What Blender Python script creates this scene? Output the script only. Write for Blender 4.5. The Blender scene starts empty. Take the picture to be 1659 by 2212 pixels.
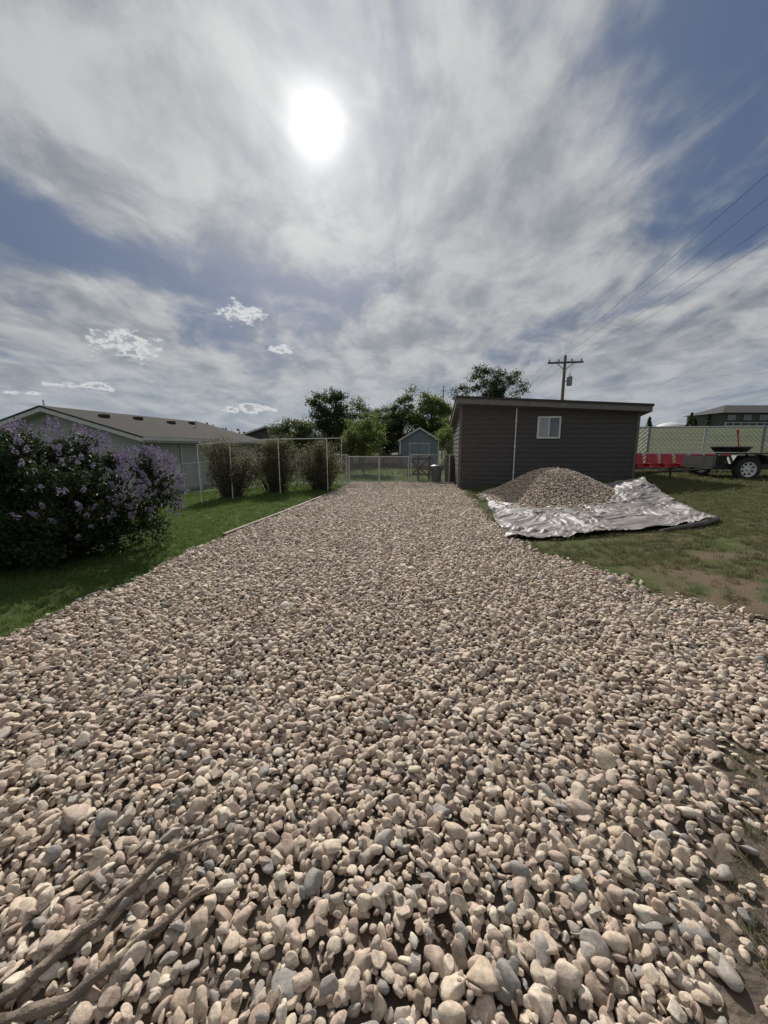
import bpy, math, random
import numpy as np
from mathutils import Vector, noise, Matrix
random.seed(7); rng=np.random.default_rng(7)
scene=bpy.context.scene
col=scene.collection
scene.view_settings.view_transform='Standard'; scene.view_settings.look='None'; scene.view_settings.exposure=0

# ------------------------------------------------------------ terrain
def sm(a,b,x):
    t=np.clip((x-a)/(b-a),0,1); return t*t*(3-2*t)
def H(x,y):
    x=np.asarray(x,dtype=float); y=np.asarray(y,dtype=float)
    z=.07*np.clip(x-2.7,0,7.5)-.08*np.clip(-x-3.5,0,6)
    z=z+sm(.35,.6,x/np.maximum(y,1))*sm(18,75,y)*4.6
    return z
LY=[-3,2.77,3.9,6.53,8.77,13.4,16.4]; LX=[-3.1,-2.98,-2.85,-2.65,-2.24,-1.53,-1.45]
RY=[-3,1,3.0,3.83,5.6,8.35,13.1,14.0,16.4]; RX=[3.6,3.4,3.2,2.72,2.09,2.15,2.62,2.66,2.85]
def xl(y): return np.interp(y,LY,LX)
def xr(y): return np.interp(y,RY,RX)

# ------------------------------------------------------------ materials
def mat(name,c1,c2=None,scale=5,rough=.8,bump=0,bscale=40,metal=0,trans=0,island=False,detail=3,spec=.5,stretch=None):
    m=bpy.data.materials.new(name); m.use_nodes=True
    nt=m.node_tree; N=nt.nodes; L=nt.links
    b=N['Principled BSDF']; b.inputs['Roughness'].default_value=rough; b.inputs['Metallic'].default_value=metal
    b.inputs['Specular IOR Level'].default_value=spec
    if c2 is None: c2=tuple(v*.8 for v in c1)
    tc=N.new('ShaderNodeTexCoord'); src=tc.outputs['Object']
    if stretch:
        mp=N.new('ShaderNodeMapping'); mp.inputs['Scale'].default_value=stretch; L.new(src,mp.inputs[0]); src=mp.outputs[0]
    nz=N.new('ShaderNodeTexNoise'); nz.inputs['Scale'].default_value=scale; nz.inputs['Detail'].default_value=detail
    L.new(src,nz.inputs['Vector'])
    mx=N.new('ShaderNodeMix'); mx.data_type='RGBA'
    mx.inputs[6].default_value=(*c1,1); mx.inputs[7].default_value=(*c2,1)
    mr=N.new('ShaderNodeMapRange'); mr.inputs[1].default_value=.35; mr.inputs[2].default_value=.65
    L.new(nz.outputs[0],mr.inputs[0])
    if island:
        g=N.new('ShaderNodeNewGeometry'); ma=N.new('ShaderNodeMath'); ma.operation='MULTIPLY_ADD'
        L.new(g.outputs['Random Per Island'],ma.inputs[0]); ma.inputs[1].default_value=.6
        m2=N.new('ShaderNodeMath'); m2.operation='MULTIPLY'; L.new(mr.outputs[0],m2.inputs[0]); m2.inputs[1].default_value=.4
        L.new(m2.outputs[0],ma.inputs[2]); L.new(ma.outputs[0],mx.inputs[0])
    else: L.new(mr.outputs[0],mx.inputs[0])
    L.new(mx.outputs[2],b.inputs['Base Color'])
    if bump:
        n2=N.new('ShaderNodeTexNoise'); n2.inputs['Scale'].default_value=bscale; n2.inputs['Detail'].default_value=4
        L.new(src,n2.inputs['Vector'])
        bp=N.new('ShaderNodeBump'); bp.inputs['Strength'].default_value=bump; bp.inputs['Distance'].default_value=.02
        L.new(n2.outputs[0],bp.inputs['Height']); L.new(bp.outputs[0],b.inputs['Normal'])
    if trans:
        tr=N.new('ShaderNodeBsdfTranslucent'); ms=N.new('ShaderNodeMixShader'); ms.inputs[0].default_value=trans
        hs=N.new('ShaderNodeHueSaturation'); hs.inputs['Value'].default_value=1.5; L.new(mx.outputs[2],hs.inputs['Color']); L.new(hs.outputs[0],tr.inputs[0])
        L.new(b.outputs[0],ms.inputs[1]); L.new(tr.outputs[0],ms.inputs[2])
        L.new(ms.outputs[0],N['Material Output'].inputs[0])
    return m

# ------------------------------------------------------------ mesh builder
class MB:
    def __init__(s): s.v=[]; s.f=[]; s.m=[]
    def poly(s,vs,faces,mi=0):
        o=len(s.v); s.v+= [tuple(map(float,p)) for p in vs]
        s.f+= [tuple(i+o for i in f) for f in faces]; s.m+=[mi]*len(faces)
    def box(s,a,b,mi=0,rz=0,c=None):
        x0,y0,z0=a; x1,y1,z1=b
        vs=[(x0,y0,z0),(x1,y0,z0),(x1,y1,z0),(x0,y1,z0),(x0,y0,z1),(x1,y0,z1),(x1,y1,z1),(x0,y1,z1)]
        if rz:
            cx,cy=((x0+x1)/2,(y0+y1)/2) if c is None else c
            C,S=math.cos(rz),math.sin(rz)
            vs=[(cx+(x-cx)*C-(y-cy)*S,cy+(x-cx)*S+(y-cy)*C,z) for x,y,z in vs]
        s.poly(vs,[(0,3,2,1),(4,5,6,7),(0,1,5,4),(1,2,6,5),(2,3,7,6),(3,0,4,7)],mi)
    def tube(s,pts,rad,n=8,mi=0,cap=True):
        pts=[Vector(p) for p in pts]
        if not hasattr(rad,'__len__'): rad=[rad]*len(pts)
        vs=[];fs=[]
        up=None
        for i,p in enumerate(pts):
            d=(pts[min(i+1,len(pts)-1)]-pts[max(i-1,0)])
            if d.length<1e-9: d=Vector((0,0,1))
            d.normalize()
            if up is None: up=Vector((0,0,1)) if abs(d.z)<.9 else Vector((1,0,0))
            a=d.cross(up).normalized(); b=a.cross(d).normalized(); up=b
            for k in range(n):
                t=2*math.pi*k/n
                vs.append(p+(a*math.cos(t)+b*math.sin(t))*rad[i])
        for i in range(len(pts)-1):
            for k in range(n):
                k2=(k+1)%n
                fs.append((i*n+k,i*n+k2,(i+1)*n+k2,(i+1)*n+k))
        if cap and n>2:
            fs.append(tuple(range(n))[::-1]); fs.append(tuple((len(pts)-1)*n+k for k in range(n)))
        s.poly(vs,fs,mi)
    def quads(s,V,mi=0): # V: N,4,3
        o=len(s.v); n=len(V)
        s.v+=V.reshape(-1,3).tolist()
        s.f+=[(o+4*i,o+4*i+1,o+4*i+2,o+4*i+3) for i in range(n)]; s.m+=[mi]*n
    def build(s,name,mats,parent=None,smooth=False,loc=None,link=True,bevel=0):
        me=bpy.data.meshes.new(name); me.from_pydata(s.v,[],s.f)
        for m in mats: me.materials.append(m)
        me.polygons.foreach_set('material_index',s.m)
        if smooth: me.polygons.foreach_set('use_smooth',[True]*len(s.f))
        me.update()
        ob=bpy.data.objects.new(name,me)
        if link: col.objects.link(ob)
        if parent: ob.parent=parent
        if loc: ob.location=loc
        if bevel:
            bv=ob.modifiers.new('bevel','BEVEL'); bv.width=bevel; bv.segments=2; bv.limit_method='ANGLE'
        return ob
def empty(name,loc=(0,0,0),rz=0):
    e=bpy.data.objects.new(name,None); e.location=loc; e.rotation_euler=(0,0,rz); e.empty_display_size=.2
    col.objects.link(e); return e

def leaves(P,size,wr=.55,up=0.3):
    n=len(P)
    a=rng.normal(size=(n,3)); a[:,2]-=up; a/=np.linalg.norm(a,axis=1,keepdims=True)
    r=rng.normal(size=(n,3)); b=np.cross(a,r); b/=np.linalg.norm(b,axis=1,keepdims=True)
    nn=np.cross(a,b)
    s=size*rng.uniform(.6,1.3,(n,1))
    base=P-a*s*.5; tip=P+a*s*.5-nn*s*.12
    l=P+b*s*wr*.5+nn*s*.08; rr=P-b*s*wr*.5+nn*s*.08
    return np.stack([base,l,tip,rr],1)

# ------------------------------------------------------------ instancing via geometry nodes
def instancer(name,P,R,S,I,coll,parent=None):
    me=bpy.data.meshes.new(name); n=len(P)
    me.vertices.add(n); me.vertices.foreach_set('co',np.asarray(P,dtype=np.float32).ravel())
    for nm,arr in (('rot',R),('scl',S)):
        a=me.attributes.new(nm,'FLOAT_VECTOR','POINT'); a.data.foreach_set('vector',np.asarray(arr,dtype=np.float32).ravel())
    a=me.attributes.new('idx','INT','POINT'); a.data.foreach_set('value',np.asarray(I,dtype=np.int32))
    me.update()
    ob=bpy.data.objects.new(name,me); col.objects.link(ob)
    if parent: ob.parent=parent
    ng=bpy.data.node_groups.new(name+'_scatter','GeometryNodeTree')
    ng.interface.new_socket('Geometry',in_out='INPUT',socket_type='NodeSocketGeometry')
    ng.interface.new_socket('Geometry',in_out='OUTPUT',socket_type='NodeSocketGeometry')
    N=ng.nodes; L=ng.links
    gi=N.new('NodeGroupInput'); go=N.new('NodeGroupOutput')
    ci=N.new('GeometryNodeCollectionInfo'); ci.inputs[0].default_value=coll; ci.inputs[1].default_value=True; ci.inputs[2].default_value=True
    ip=N.new('GeometryNodeInstanceOnPoints'); ip.inputs['Pick Instance'].default_value=True
    def na(nm,t):
        q=N.new('GeometryNodeInputNamedAttribute'); q.data_type=t; q.inputs[0].default_value=nm; return q.outputs[0]
    er=N.new('FunctionNodeEulerToRotation')
    L.new(na('rot','FLOAT_VECTOR'),er.inputs[0]); L.new(er.outputs[0],ip.inputs['Rotation'])
    L.new(na('scl','FLOAT_VECTOR'),ip.inputs['Scale']); L.new(na('idx','INT'),ip.inputs['Instance Index'])
    L.new(gi.outputs[0],ip.inputs['Points']); L.new(ci.outputs[0],ip.inputs['Instance']); L.new(ip.outputs[0],go.inputs[0])
    md=ob.modifiers.new('scatter','NODES'); md.node_group=ng
    return ob

# ------------------------------------------------------------ stones
def stone_mat(name,cols,val=1):
    m=bpy.data.materials.new(name); m.use_nodes=True; nt=m.node_tree; N=nt.nodes; L=nt.links
    b=N['Principled BSDF']; b.inputs['Roughness'].default_value=.7; b.inputs['Specular IOR Level'].default_value=.35
    oi=N.new('ShaderNodeObjectInfo'); cr=N.new('ShaderNodeValToRGB'); cr.color_ramp.interpolation='CONSTANT'
    e=cr.color_ramp.elements
    while len(e)<len(cols): e.new(.5)
    for i,c in enumerate(cols):
        e[i].position=i/len(cols); e[i].color=(*[v*val for v in c],1)
    L.new(oi.outputs['Random'],cr.inputs[0])
    tc=N.new('ShaderNodeTexCoord')
    va=N.new('ShaderNodeVectorMath'); va.operation='ADD'; L.new(tc.outputs['Object'],va.inputs[0])
    sc=N.new('ShaderNodeVectorMath'); sc.operation='SCALE'; sc.inputs['Scale'].default_value=37
    cb=N.new('ShaderNodeCombineXYZ'); L.new(oi.outputs['Random'],cb.inputs[0]); L.new(cb.outputs[0],sc.inputs[0]); L.new(sc.outputs[0],va.inputs[1])
    n1=N.new('ShaderNodeTexNoise'); n1.inputs['Scale'].default_value=2.2; n1.inputs['Detail'].default_value=5; n1.inputs['Roughness'].default_value=.78; L.new(va.outputs[0],n1.inputs['Vector'])
    mr=N.new('ShaderNodeMapRange'); mr.inputs[1].default_value=.3; mr.inputs[2].default_value=.7; mr.inputs[3].default_value=.62; mr.inputs[4].default_value=1.3; L.new(n1.outputs[0],mr.inputs[0])
    vm=N.new('ShaderNodeVectorMath'); vm.operation='SCALE'; L.new(cr.outputs[0],vm.inputs[0]); L.new(mr.outputs[0],vm.inputs['Scale'])
    L.new(vm.outputs[0],b.inputs['Base Color'])
    bp=N.new('ShaderNodeBump'); bp.inputs['Strength'].default_value=.5; bp.inputs['Distance'].default_value=.006
    L.new(n1.outputs[0],bp.inputs['Height']); L.new(bp.outputs[0],b.inputs['Normal'])
    return m
cols=[(.50,.40,.30),(.58,.49,.38),(.37,.28,.215),(.52,.42,.325),(.46,.36,.29),(.36,.32,.28),(.60,.53,.43),(.49,.39,.30),(.28,.215,.165),(.54,.44,.34),(.44,.36,.29),(.28,.26,.235),(.50,.39,.31),(.58,.48,.38),(.42,.32,.26),(.55,.46,.37),(.48,.40,.33),(.33,.25,.20)]
M_stone=stone_mat('river_stone',cols)
M_stone2=stone_mat('mound_stone',cols,1.0)
import bmesh
def stone_coll(name,m,nvar=18):
    c=bpy.data.collections.new(name)
    for i in range(nvar):
        bm=bmesh.new(); bmesh.ops.create_icosphere(bm,subdivisions=3,radius=1)
        off=Vector((random.uniform(-50,50),random.uniform(-50,50),random.uniform(-50,50)))
        planes=[]
        for k in range(random.choice([4,6,9,12])):
            d=Vector([random.gauss(0,1) for _ in range(3)]).normalized(); planes.append((d,random.uniform(.52,.82)))
        yy=random.choice([.55,.65,.7,.78,.9]); zz=random.uniform(.36,.56)
        for v in bm.verts:
            p=v.co.copy()
            for d,h in planes:
                q=p.dot(d)
                if q>h: p-=d*(q-h)*.95
            p*=1+.08*noise.noise(p*1.1+off)+.04*noise.noise(p*3.2+off)+.02*noise.noise(p*8+off)
            v.co=Vector((p.x*1.2,p.y*yy*1.2,p.z*zz*1.2))
        me=bpy.data.meshes.new('stone'); bm.to_mesh(me); bm.free()
        me.polygons.foreach_set('use_smooth',[True]*len(me.polygons)); me.materials.append(m)
        ob=bpy.data.objects.new('stone',me); c.objects.link(ob)
    return c
SC=stone_coll('stones',M_stone); SC2=stone_coll('mound_stones',M_stone2)

def dens(x,y):
    d=np.ones_like(x)
    for cx,cy,r in ((1.45,.95,.42),(1.12,.78,.2),(1.8,1.5,.25)):
        q=np.hypot((x-cx),(y-cy))/r
        d=np.minimum(d,np.clip((q-.55)/.6,.12,1))
    return d
g=.0305
X,Y=np.meshgrid(np.arange(-3.6,3.9,g),np.arange(-.5,16.4,g))
X=X.ravel();Y=Y.ravel()
X=X+rng.uniform(-.6,.6,len(X))*g; Y=Y+rng.uniform(-.6,.6,len(Y))*g
edge=.07*np.sin(Y*3.1)+.05*np.sin(Y*7.7+1)
inn=(X>xl(Y)+edge*.5-np.abs(rng.normal(0,.04,len(X))))&(X<xr(Y)+edge+np.abs(rng.normal(0,.10,len(X))))
inn&=rng.uniform(size=len(X))<dens(X,Y)
X=X[inn];Y=Y[inn]; n=len(X)
s=np.clip(rng.lognormal(math.log(.0190),.33,n),.009,.042)
Z=rng.uniform(.0,.020,n)
bump=np.array([noise.noise(Vector((a*1.3,b*1.3,0))) for a,b in zip(X,Y)])*.022
Z=Z+bump+.005
X2=X[::4]+.015; Y2=Y[::4]+.015; Z2=Z[::4]+.016; s2=s[::4]*rng.uniform(.7,1.25,len(X2))
X=np.r_[X,X2];Y=np.r_[Y,Y2];Z=np.r_[Z,Z2];s=np.r_[s,s2];n=len(X)
R=np.stack([rng.normal(0,.46,n),rng.normal(0,.46,n),rng.uniform(0,6.28,n)],1)
S=np.stack([s,s,s],1)
P=np.stack([X,Y,Z+H(X,Y)],1)
gravel=instancer('gravel_driveway',P,R,S,rng.integers(0,18,n),SC)
print('stones',n)
# dirt bed
mb=MB(); ys=np.linspace(-3,16.4,80)
vs=[];fs=[]
for y in ys:
    for k in range(9):
        x=xl(y)+(xr(y)-xl(y))*k/8; vs.append((x,y,float(H(x,y))+.004))
for i in range(79):
    for k in range(8): fs.append((i*9+k,i*9+k+1,(i+1)*9+k+1,(i+1)*9+k))
mb.poly(vs,fs)
M_dirt=mat('dirt',(.12,.088,.062),(.06,.045,.032),scale=9,bump=.8,bscale=30)
mb.build('gravel_bed',[M_dirt],parent=gravel)

# ------------------------------------------------------------ ground
def spaced(lo,hi,n,k):
    t=np.linspace(-1,1,n); s=np.sinh(t*k)/np.sinh(k); return np.where(s<0,-s*lo,s*hi)
gx=spaced(-600,600,261,5.5); gy=spaced(-120,900,261,5.5)
GX,GY=np.meshgrid(gx,gy); GZ=H(GX,GY)
V=np.stack([GX,GY,GZ],-1).reshape(-1,3); n=261
me=bpy.data.meshes.new('ground')
fs=[(j*n+i,j*n+i+1,(j+1)*n+i+1,(j+1)*n+i) for j in range(n-1) for i in range(n-1)]
me.from_pydata(V.tolist(),[],fs); me.polygons.foreach_set('use_smooth',[True]*len(fs))
gm=bpy.data.materials.new('lawn_ground'); gm.use_nodes=True; N=gm.node_tree.nodes; L=gm.node_tree.links
b=N['Principled BSDF']; b.inputs['Roughness'].default_value=.95; b.inputs['Specular IOR Level'].default_value=.1
tc=N.new('ShaderNodeTexCoord')
def nzn(sc,det=8,dist=0,vec=None):
    q=N.new('ShaderNodeTexNoise'); q.inputs['Scale'].default_value=sc; q.inputs['Detail'].default_value=det; q.inputs['Distortion'].default_value=dist
    L.new(vec or tc.outputs['Object'],q.inputs['Vector']); return q.outputs[0]
def rng_(o,a,b_,c=0,d=1):
    q=N.new('ShaderNodeMapRange'); L.new(o,q.inputs[0]); q.inputs[1].default_value=a;q.inputs[2].default_value=b_;q.inputs[3].default_value=c;q.inputs[4].default_value=d; return q.outputs[0]
def mixc(f,a,b_):
    q=N.new('ShaderNodeMix'); q.data_type='RGBA'
    if f is not None: L.new(f,q.inputs[0])
    for k,v in ((6,a),(7,b_)):
        if isinstance(v,tuple): q.inputs[k].default_value=(*v,1)
        else: L.new(v,q.inputs[k])
    return q.outputs[2]
def mth(op,a,b_=None):
    q=N.new('ShaderNodeMath'); q.operation=op
    for k,v in ((0,a),(1,b_)):
        if v is None: continue
        if isinstance(v,(int,float)): q.inputs[k].default_value=v
        else: L.new(v,q.inputs[k])
    return q.outputs[0]
g1=mixc(rng_(nzn(25,3),.3,.7),(.035,.066,.015),(.058,.098,.024))
g2=mixc(rng_(nzn(1.3,4),.35,.7),g1,(.078,.088,.034))
sx=N.new('ShaderNodeSeparateXYZ'); L.new(tc.outputs['Object'],sx.inputs[0])
right=rng_(sx.outputs[0],1.5,3.5); near=rng_(sx.outputs[1],9,4)
dm=mth('MULTIPLY',mth('MULTIPLY',right,near),rng_(nzn(1.6,5,.5),.42,.56))
g3=mixc(dm,g2,(.15,.11,.078))
far=rng_(sx.outputs[1],20,32)
mpf=N.new('ShaderNodeMapping'); mpf.inputs['Scale'].default_value=(.25,1,1); L.new(tc.outputs['Object'],mpf.inputs[0])
fc=mixc(rng_(nzn(.35,5,0,mpf.outputs[0]),.35,.65),(.055,.075,.035),(.10,.11,.06))
g4=mixc(far,g3,fc)
L.new(g4,b.inputs['Base Color'])
bp=N.new('ShaderNodeBump'); bp.inputs['Strength'].default_value=.7; bp.inputs['Distance'].default_value=.03; L.new(nzn(60,3),bp.inputs['Height']); L.new(bp.outputs[0],b.inputs['Normal'])
me.materials.append(gm); me.update(); ob=bpy.data.objects.new('ground',me); col.objects.link(ob)

# ------------------------------------------------------------ grass
def tuft_coll(name,m):
    c=bpy.data.collections.new(name)
    for i in range(6):
        mb=MB()
        for k in range(16):
            a=random.uniform(0,6.28); r=random.uniform(0,.05); p=Vector((r*math.cos(a),r*math.sin(a),-.005))
            h=random.uniform(.025,.06); ln=random.uniform(0,.6)*h; b=random.uniform(0,6.28)
            d=Vector((math.cos(b),math.sin(b),0)); w=Vector((-d.y,d.x,0))*.0022
            m1=p+d*ln*.3+Vector((0,0,h*.6)); t=p+d*ln+Vector((0,0,h))
            mb.poly([p-w,p+w,m1+w*.8,t,m1-w*.8],[(0,1,2,4),(4,2,3)])
        o=mb.build('grass_tuft',[m],link=False); c.objects.link(o)
    return c
M_gr=mat('grass_blade',(.065,.112,.022),(.105,.15,.042),scale=60,rough=.5,trans=.35,island=True,spec=.25,detail=1)
M_gr2=mat('dry_grass_blade',(.075,.10,.034),(.16,.148,.078),scale=60,rough=.6,trans=.3,island=True,spec=.2,detail=1)
G1=tuft_coll('lawn_tufts',M_gr); G2=tuft_coll('dry_tufts',M_gr2)
MC=(4.65,10.7); MR=(1.75,2.5)
def in_tarp(x,y):
    u=(x-2.1-(y-6.1)*.17); 
    return (u>0)&(x<5.6+(y-6.3)*.32)&(y>6.15)&(y<12.2)
def scatter(x0,x1,y0,y1,d,fn,sc):
    n=int((x1-x0)*(y1-y0)*d); x=rng.uniform(x0,x1,n); y=rng.uniform(y0,y1,n)
    k=fn(x,y); x=x[k];y=y[k]; n=len(x)
    P=np.stack([x,y,H(x,y)],1); R=np.stack([rng.normal(0,.12,n),rng.normal(0,.12,n),rng.uniform(0,6.28,n)],1)
    s=sc*rng.uniform(.6,1.35,n); return P,R,np.stack([s,s,s],1)
def comb(name,parts,coll):
    P=np.concatenate([p[0] for p in parts]);R=np.concatenate([p[1] for p in parts]);S=np.concatenate([p[2] for p in parts])
    return instancer(name,P,R,S,rng.integers(0,6,len(P)),coll)
outl=lambda x,y:(x<xl(y)-.03)
comb('lawn_grass',[scatter(-7,-1.4,1.5,8,330,outl,.9),scatter(-9.5,-1.4,8,15.6,160,outl,1.15),scatter(-9,9,16.5,30,14,lambda x,y:~((x>2.6)&(x<9.3)&(y<19)),2.2)],G1)
def nzv(x,y,s,o=0): return np.array([noise.noise(Vector((a*s,b*s,o))) for a,b in zip(x,y)])
def outr(x,y):
    k=(x>xr(y)+.05)&~in_tarp(x,y)&~((x>2.6)&(x<8.9)&(y>13.3+.0*x))
    dn=nzv(x,y,.9)+.5*nzv(x,y,3,5)
    bare=(dn>.12-np.clip((5.5-y),0,3)*.12+np.clip(x-xr(y)-.8,0,3)*.2)
    k&=(~bare)|(rng.uniform(size=len(x))<.14)
    return k
comb('rough_grass',[scatter(2,8,2,8,230,outr,1.15),scatter(2.2,14,8,16,110,outr,1.5),scatter(8,30,5,30,12,lambda x,y:x>9.2,2.5),scatter(10,40,17,24,9,lambda x,y:x>9.5,6)],G2)
comb('weed_tufts',[scatter(1.1,2.0,.5,1.8,260,lambda x,y:dens(x,y)<.45,.7)],G2)

# ------------------------------------------------------------ mound + tarp
def mh(x,y):
    r=np.hypot((x-MC[0])/MR[0],(y-MC[1])/MR[1]); r=r*(1+.08*np.sin(4*np.arctan2(y-MC[1],x-MC[0])+1))
    return np.where(r<1,.74*(np.cos(np.pi*np.clip(r,0,1))*.5+.5)**.85,-.02)
X,Y=np.meshgrid(np.arange(2.7,6.6,.034),np.arange(8,13.4,.034)); X=X.ravel()+rng.uniform(-.018,.018,X.size);Y=Y.ravel()+rng.uniform(-.018,.018,Y.size)
r=np.hypot((X-MC[0])/MR[0],(Y-MC[1])/MR[1]); k=(r+rng.normal(0,.04,len(r))<1.03); X=X[k];Y=Y[k];n=len(X)
Z=H(X,Y)+np.maximum(mh(X,Y),0)+rng.uniform(.03,.06,n)
s=np.clip(rng.lognormal(math.log(.023),.25,n),.014,.04)
mound=instancer('gravel_mound',np.stack([X,Y,Z],1),np.stack([rng.normal(0,.5,n),rng.normal(0,.5,n),rng.uniform(0,6.28,n)],1),np.stack([s,s,s],1),rng.integers(0,18,n),SC2)
mb=MB(); q=40; vs=[]
for j in range(q):
    for i in range(q):
        x=MC[0]+MR[0]*(2*i/(q-1)-1)*1.02; y=MC[1]+MR[1]*(2*j/(q-1)-1)*1.02
        vs.append((x,y,float(H(x,y))+float(mh(x,y))+.015))
mb.poly(vs,[(j*q+i,j*q+i+1,(j+1)*q+i+1,(j+1)*q+i) for j in range(q-1) for i in range(q-1)]); mb.build('mound_core',[mat('gravel_dust',(.25,.19,.15),(.17,.13,.10))],parent=mound,smooth=True)

M_tarp=mat('tarp_plastic',(.15,.133,.127),(.24,.22,.213),scale=3,rough=.56,bump=.12,bscale=12,spec=.45)
q=260; vs=[]
FL=np.array((1.98,6.1));FR=np.array((5.6,6.45));BR=np.array((7.0,10.8));BL=np.array((3.2,12.3))
def ridge(p,k): return max(0.,1-abs(noise.noise(p))*k)
for j in range(q):
    for i in range(q):
        u=i/(q-1);v=j/(q-1)
        eu=.10*noise.noise(Vector((v*5,i>q/2,3))); ev=.10*noise.noise(Vector((u*6,j>q/2,8)))
        p=(FL*(1-u)+FR*u)*(1-v)+(BL*(1-u)+BR*u)*v
        x=p[0]+eu*(abs(u-.5)*2)+.25*v*(1-v)*(-1 if u<.5 else 1)*abs(u-.5); y=p[1]+ev*(abs(v-.5)*2)-.25*math.sin(u*3.14)*(1-v)*.4
        w=Vector((x,y,0)); w2=w+Vector((noise.noise(w*1.1),noise.noise(w*1.1+Vector((9,9,9))),0))*.5
        z=.042*ridge(Vector((w2.x*1.3,w2.y*.7,1)),3.0)**1.2+.028*ridge(Vector((w2.x*2.4,w2.y*2.9,2)),2.6)**1.3+.018*ridge(w2*6,2.6)+.010*ridge(w2*13,2.4)
        fold=math.exp(-((1-u)/.05)**2)*.05+math.exp(-(v/.02)**2)*.02
        vs.append((x,y,float(H(x,y))+.02+max(z,0)+fold+.32*math.exp(-((u-.95)/.2)**2-((v-.8)/.28)**2)))
mb=MB(); mb.poly(vs,[(j*q+i,j*q+i+1,(j+1)*q+i+1,(j+1)*q+i) for j in range(q-1) for i in range(q-1)])
tarp=mb.build('plastic_tarp',[M_tarp],smooth=True)
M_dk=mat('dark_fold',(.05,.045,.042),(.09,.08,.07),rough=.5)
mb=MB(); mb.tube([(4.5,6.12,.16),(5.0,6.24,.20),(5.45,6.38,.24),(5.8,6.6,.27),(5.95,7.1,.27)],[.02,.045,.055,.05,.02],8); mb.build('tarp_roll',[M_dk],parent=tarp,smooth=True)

# ------------------------------------------------------------ wood edging
M_wood=mat('weathered_wood',(.28,.22,.17),(.17,.13,.1),scale=8,bump=.4)
mb=MB(); ys=[6.4,8.77,11,13.4]
for a,b_ in zip(ys[:-1],ys[1:]):
    p=np.array((xl(a)-.07,a));r=np.array((xl(b_)-.07,b_-.02)); d=r-p; L_=np.hypot(*d); an=math.atan2(d[1],d[0])
    mb.box((p[0],p[1]-.035,-.02),(p[0]+L_,p[1]+.035,.055),rz=an,c=(p[0],p[1]))
mb.build('wooden_edging',[M_wood],bevel=.008)

# ------------------------------------------------------------ lap siding helper
def siding(mb,p0,p1,z0,z1,out,course=.16,mi=0,topfn=None):
    p0=np.array(p0,float);p1=np.array(p1,float);out=np.array(out,float)
    z=z0
    def pt(s,o,zz): 
        q=p0+(p1-p0)*s+out*o; return (q[0],q[1],zz)
    while z<z1:
        zt=z+course
        if topfn:
            a,b_=topfn(0),topfn(1)
            if max(a,b_)<=z: break
            if a<zt or b_<zt:
                pts=[(0,z),(1,z),(1,zt),(0,zt)]; res=[]
                f=lambda q:(a+(b_-a)*q[0])-q[1]
                for i in range(4):
                    A=pts[i];B=pts[(i+1)%4];fa,fb=f(A),f(B)
                    if fa>=0: res.append(A)
                    if (fa>=0)!=(fb>=0):
                        t=fa/(fa-fb); res.append((A[0]+(B[0]-A[0])*t,A[1]+(B[1]-A[1])*t))
                if len(res)>2:
                    mb.poly([pt(sx_,.022-.018*(zz-z)/course,zz) for sx_,zz in res],[tuple(range(len(res)))],mi)
                z=zt; continue
        mb.poly([pt(0,.022,z),pt(1,.022,z),pt(1,.004,zt),pt(0,.004,zt)],[(0,1,2,3)],mi)
        mb.poly([pt(0,.0,z),pt(1,.0,z),pt(1,.022,z),pt(0,.022,z)],[(0,1,2,3)],mi)
        z=zt

# ------------------------------------------------------------ big shed
M_side=mat('dark_siding',(.076,.067,.062),(.060,.053,.050),scale=3,rough=.7,bump=.3,bscale=30,stretch=(1,1,8))
M_trim=mat('brown_trim',(.14,.12,.108),(.115,.10,.092),rough=.6)
M_fas=mat('fascia',(.18,.162,.15),(.15,.137,.128),rough=.6)
M_roof=mat('dark_shingle',(.05,.047,.045),(.03,.03,.03),scale=30,rough=.9,bump=.5)
M_white=mat('white_vinyl',(.72,.72,.70),(.62,.62,.6),rough=.45)
M_glass=mat('window_glass',(.06,.075,.09),(.10,.11,.12),rough=.05,spec=1)
M_glass2=mat('painted_sky_pane',(.35,.36,.36),(.28,.29,.3),rough=.2,spec=.8)  # left pane glass, sky reflection painted in as pale grey base colour
M_conc=mat('concrete',(.35,.34,.32),(.27,.26,.25),bump=.3)
shed=empty('garden_shed',(2.74,14.15,0),-.119)
A=5.98;B=3.6
tz=lambda a,b_:3.2-.055*a-.15*b_
mb=MB()
zb=-.2
w=[(0,0),(A,0),(A,B),(0,B)]
vs=[(a,b_,zb) for a,b_ in w]+[(a,b_,tz(a,b_)-.22) for a,b_ in w]
mb.poly(vs,[(0,1,5,4),(1,2,6,5),(2,3,7,6),(3,0,4,7),(4,5,6,7)],0)
siding(mb,(.0,0),(A,0),.0,3.4,(0,-1),course=.165,topfn=lambda s_:tz(A*s_,0)-.23)
siding(mb,(0,B),(0,0),.0,3.4,(-1,0),course=.165,topfn=lambda s_:tz(0,B*(1-s_))-.23)
siding(mb,(A,0),(A,B),.3,3.4,(1,0),course=.165,topfn=lambda s_:tz(A,B*s_)-.23)
mb.build('walls',[M_side],parent=shed)
mb=MB()
for a,b_,zz in ((0,0,0),(A,0,.2),(0,B,0),(A,B,.2)):
    mb.box((a-.035 if a==0 else a-.06,b_-.035 if b_==0 else b_-.06,zz-.1),(a+.06 if a==0 else a+.035,b_+.06 if b_==0 else b_+.035,tz(a,b_)-.24))
mb.build('corner_trim',[M_trim],parent=shed)
mb=MB()
o=.25;ol=.18
c4=[(-ol,-.3),(A+o,-.3),(A+o,B+.3),(-ol,B+.3)]
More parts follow.
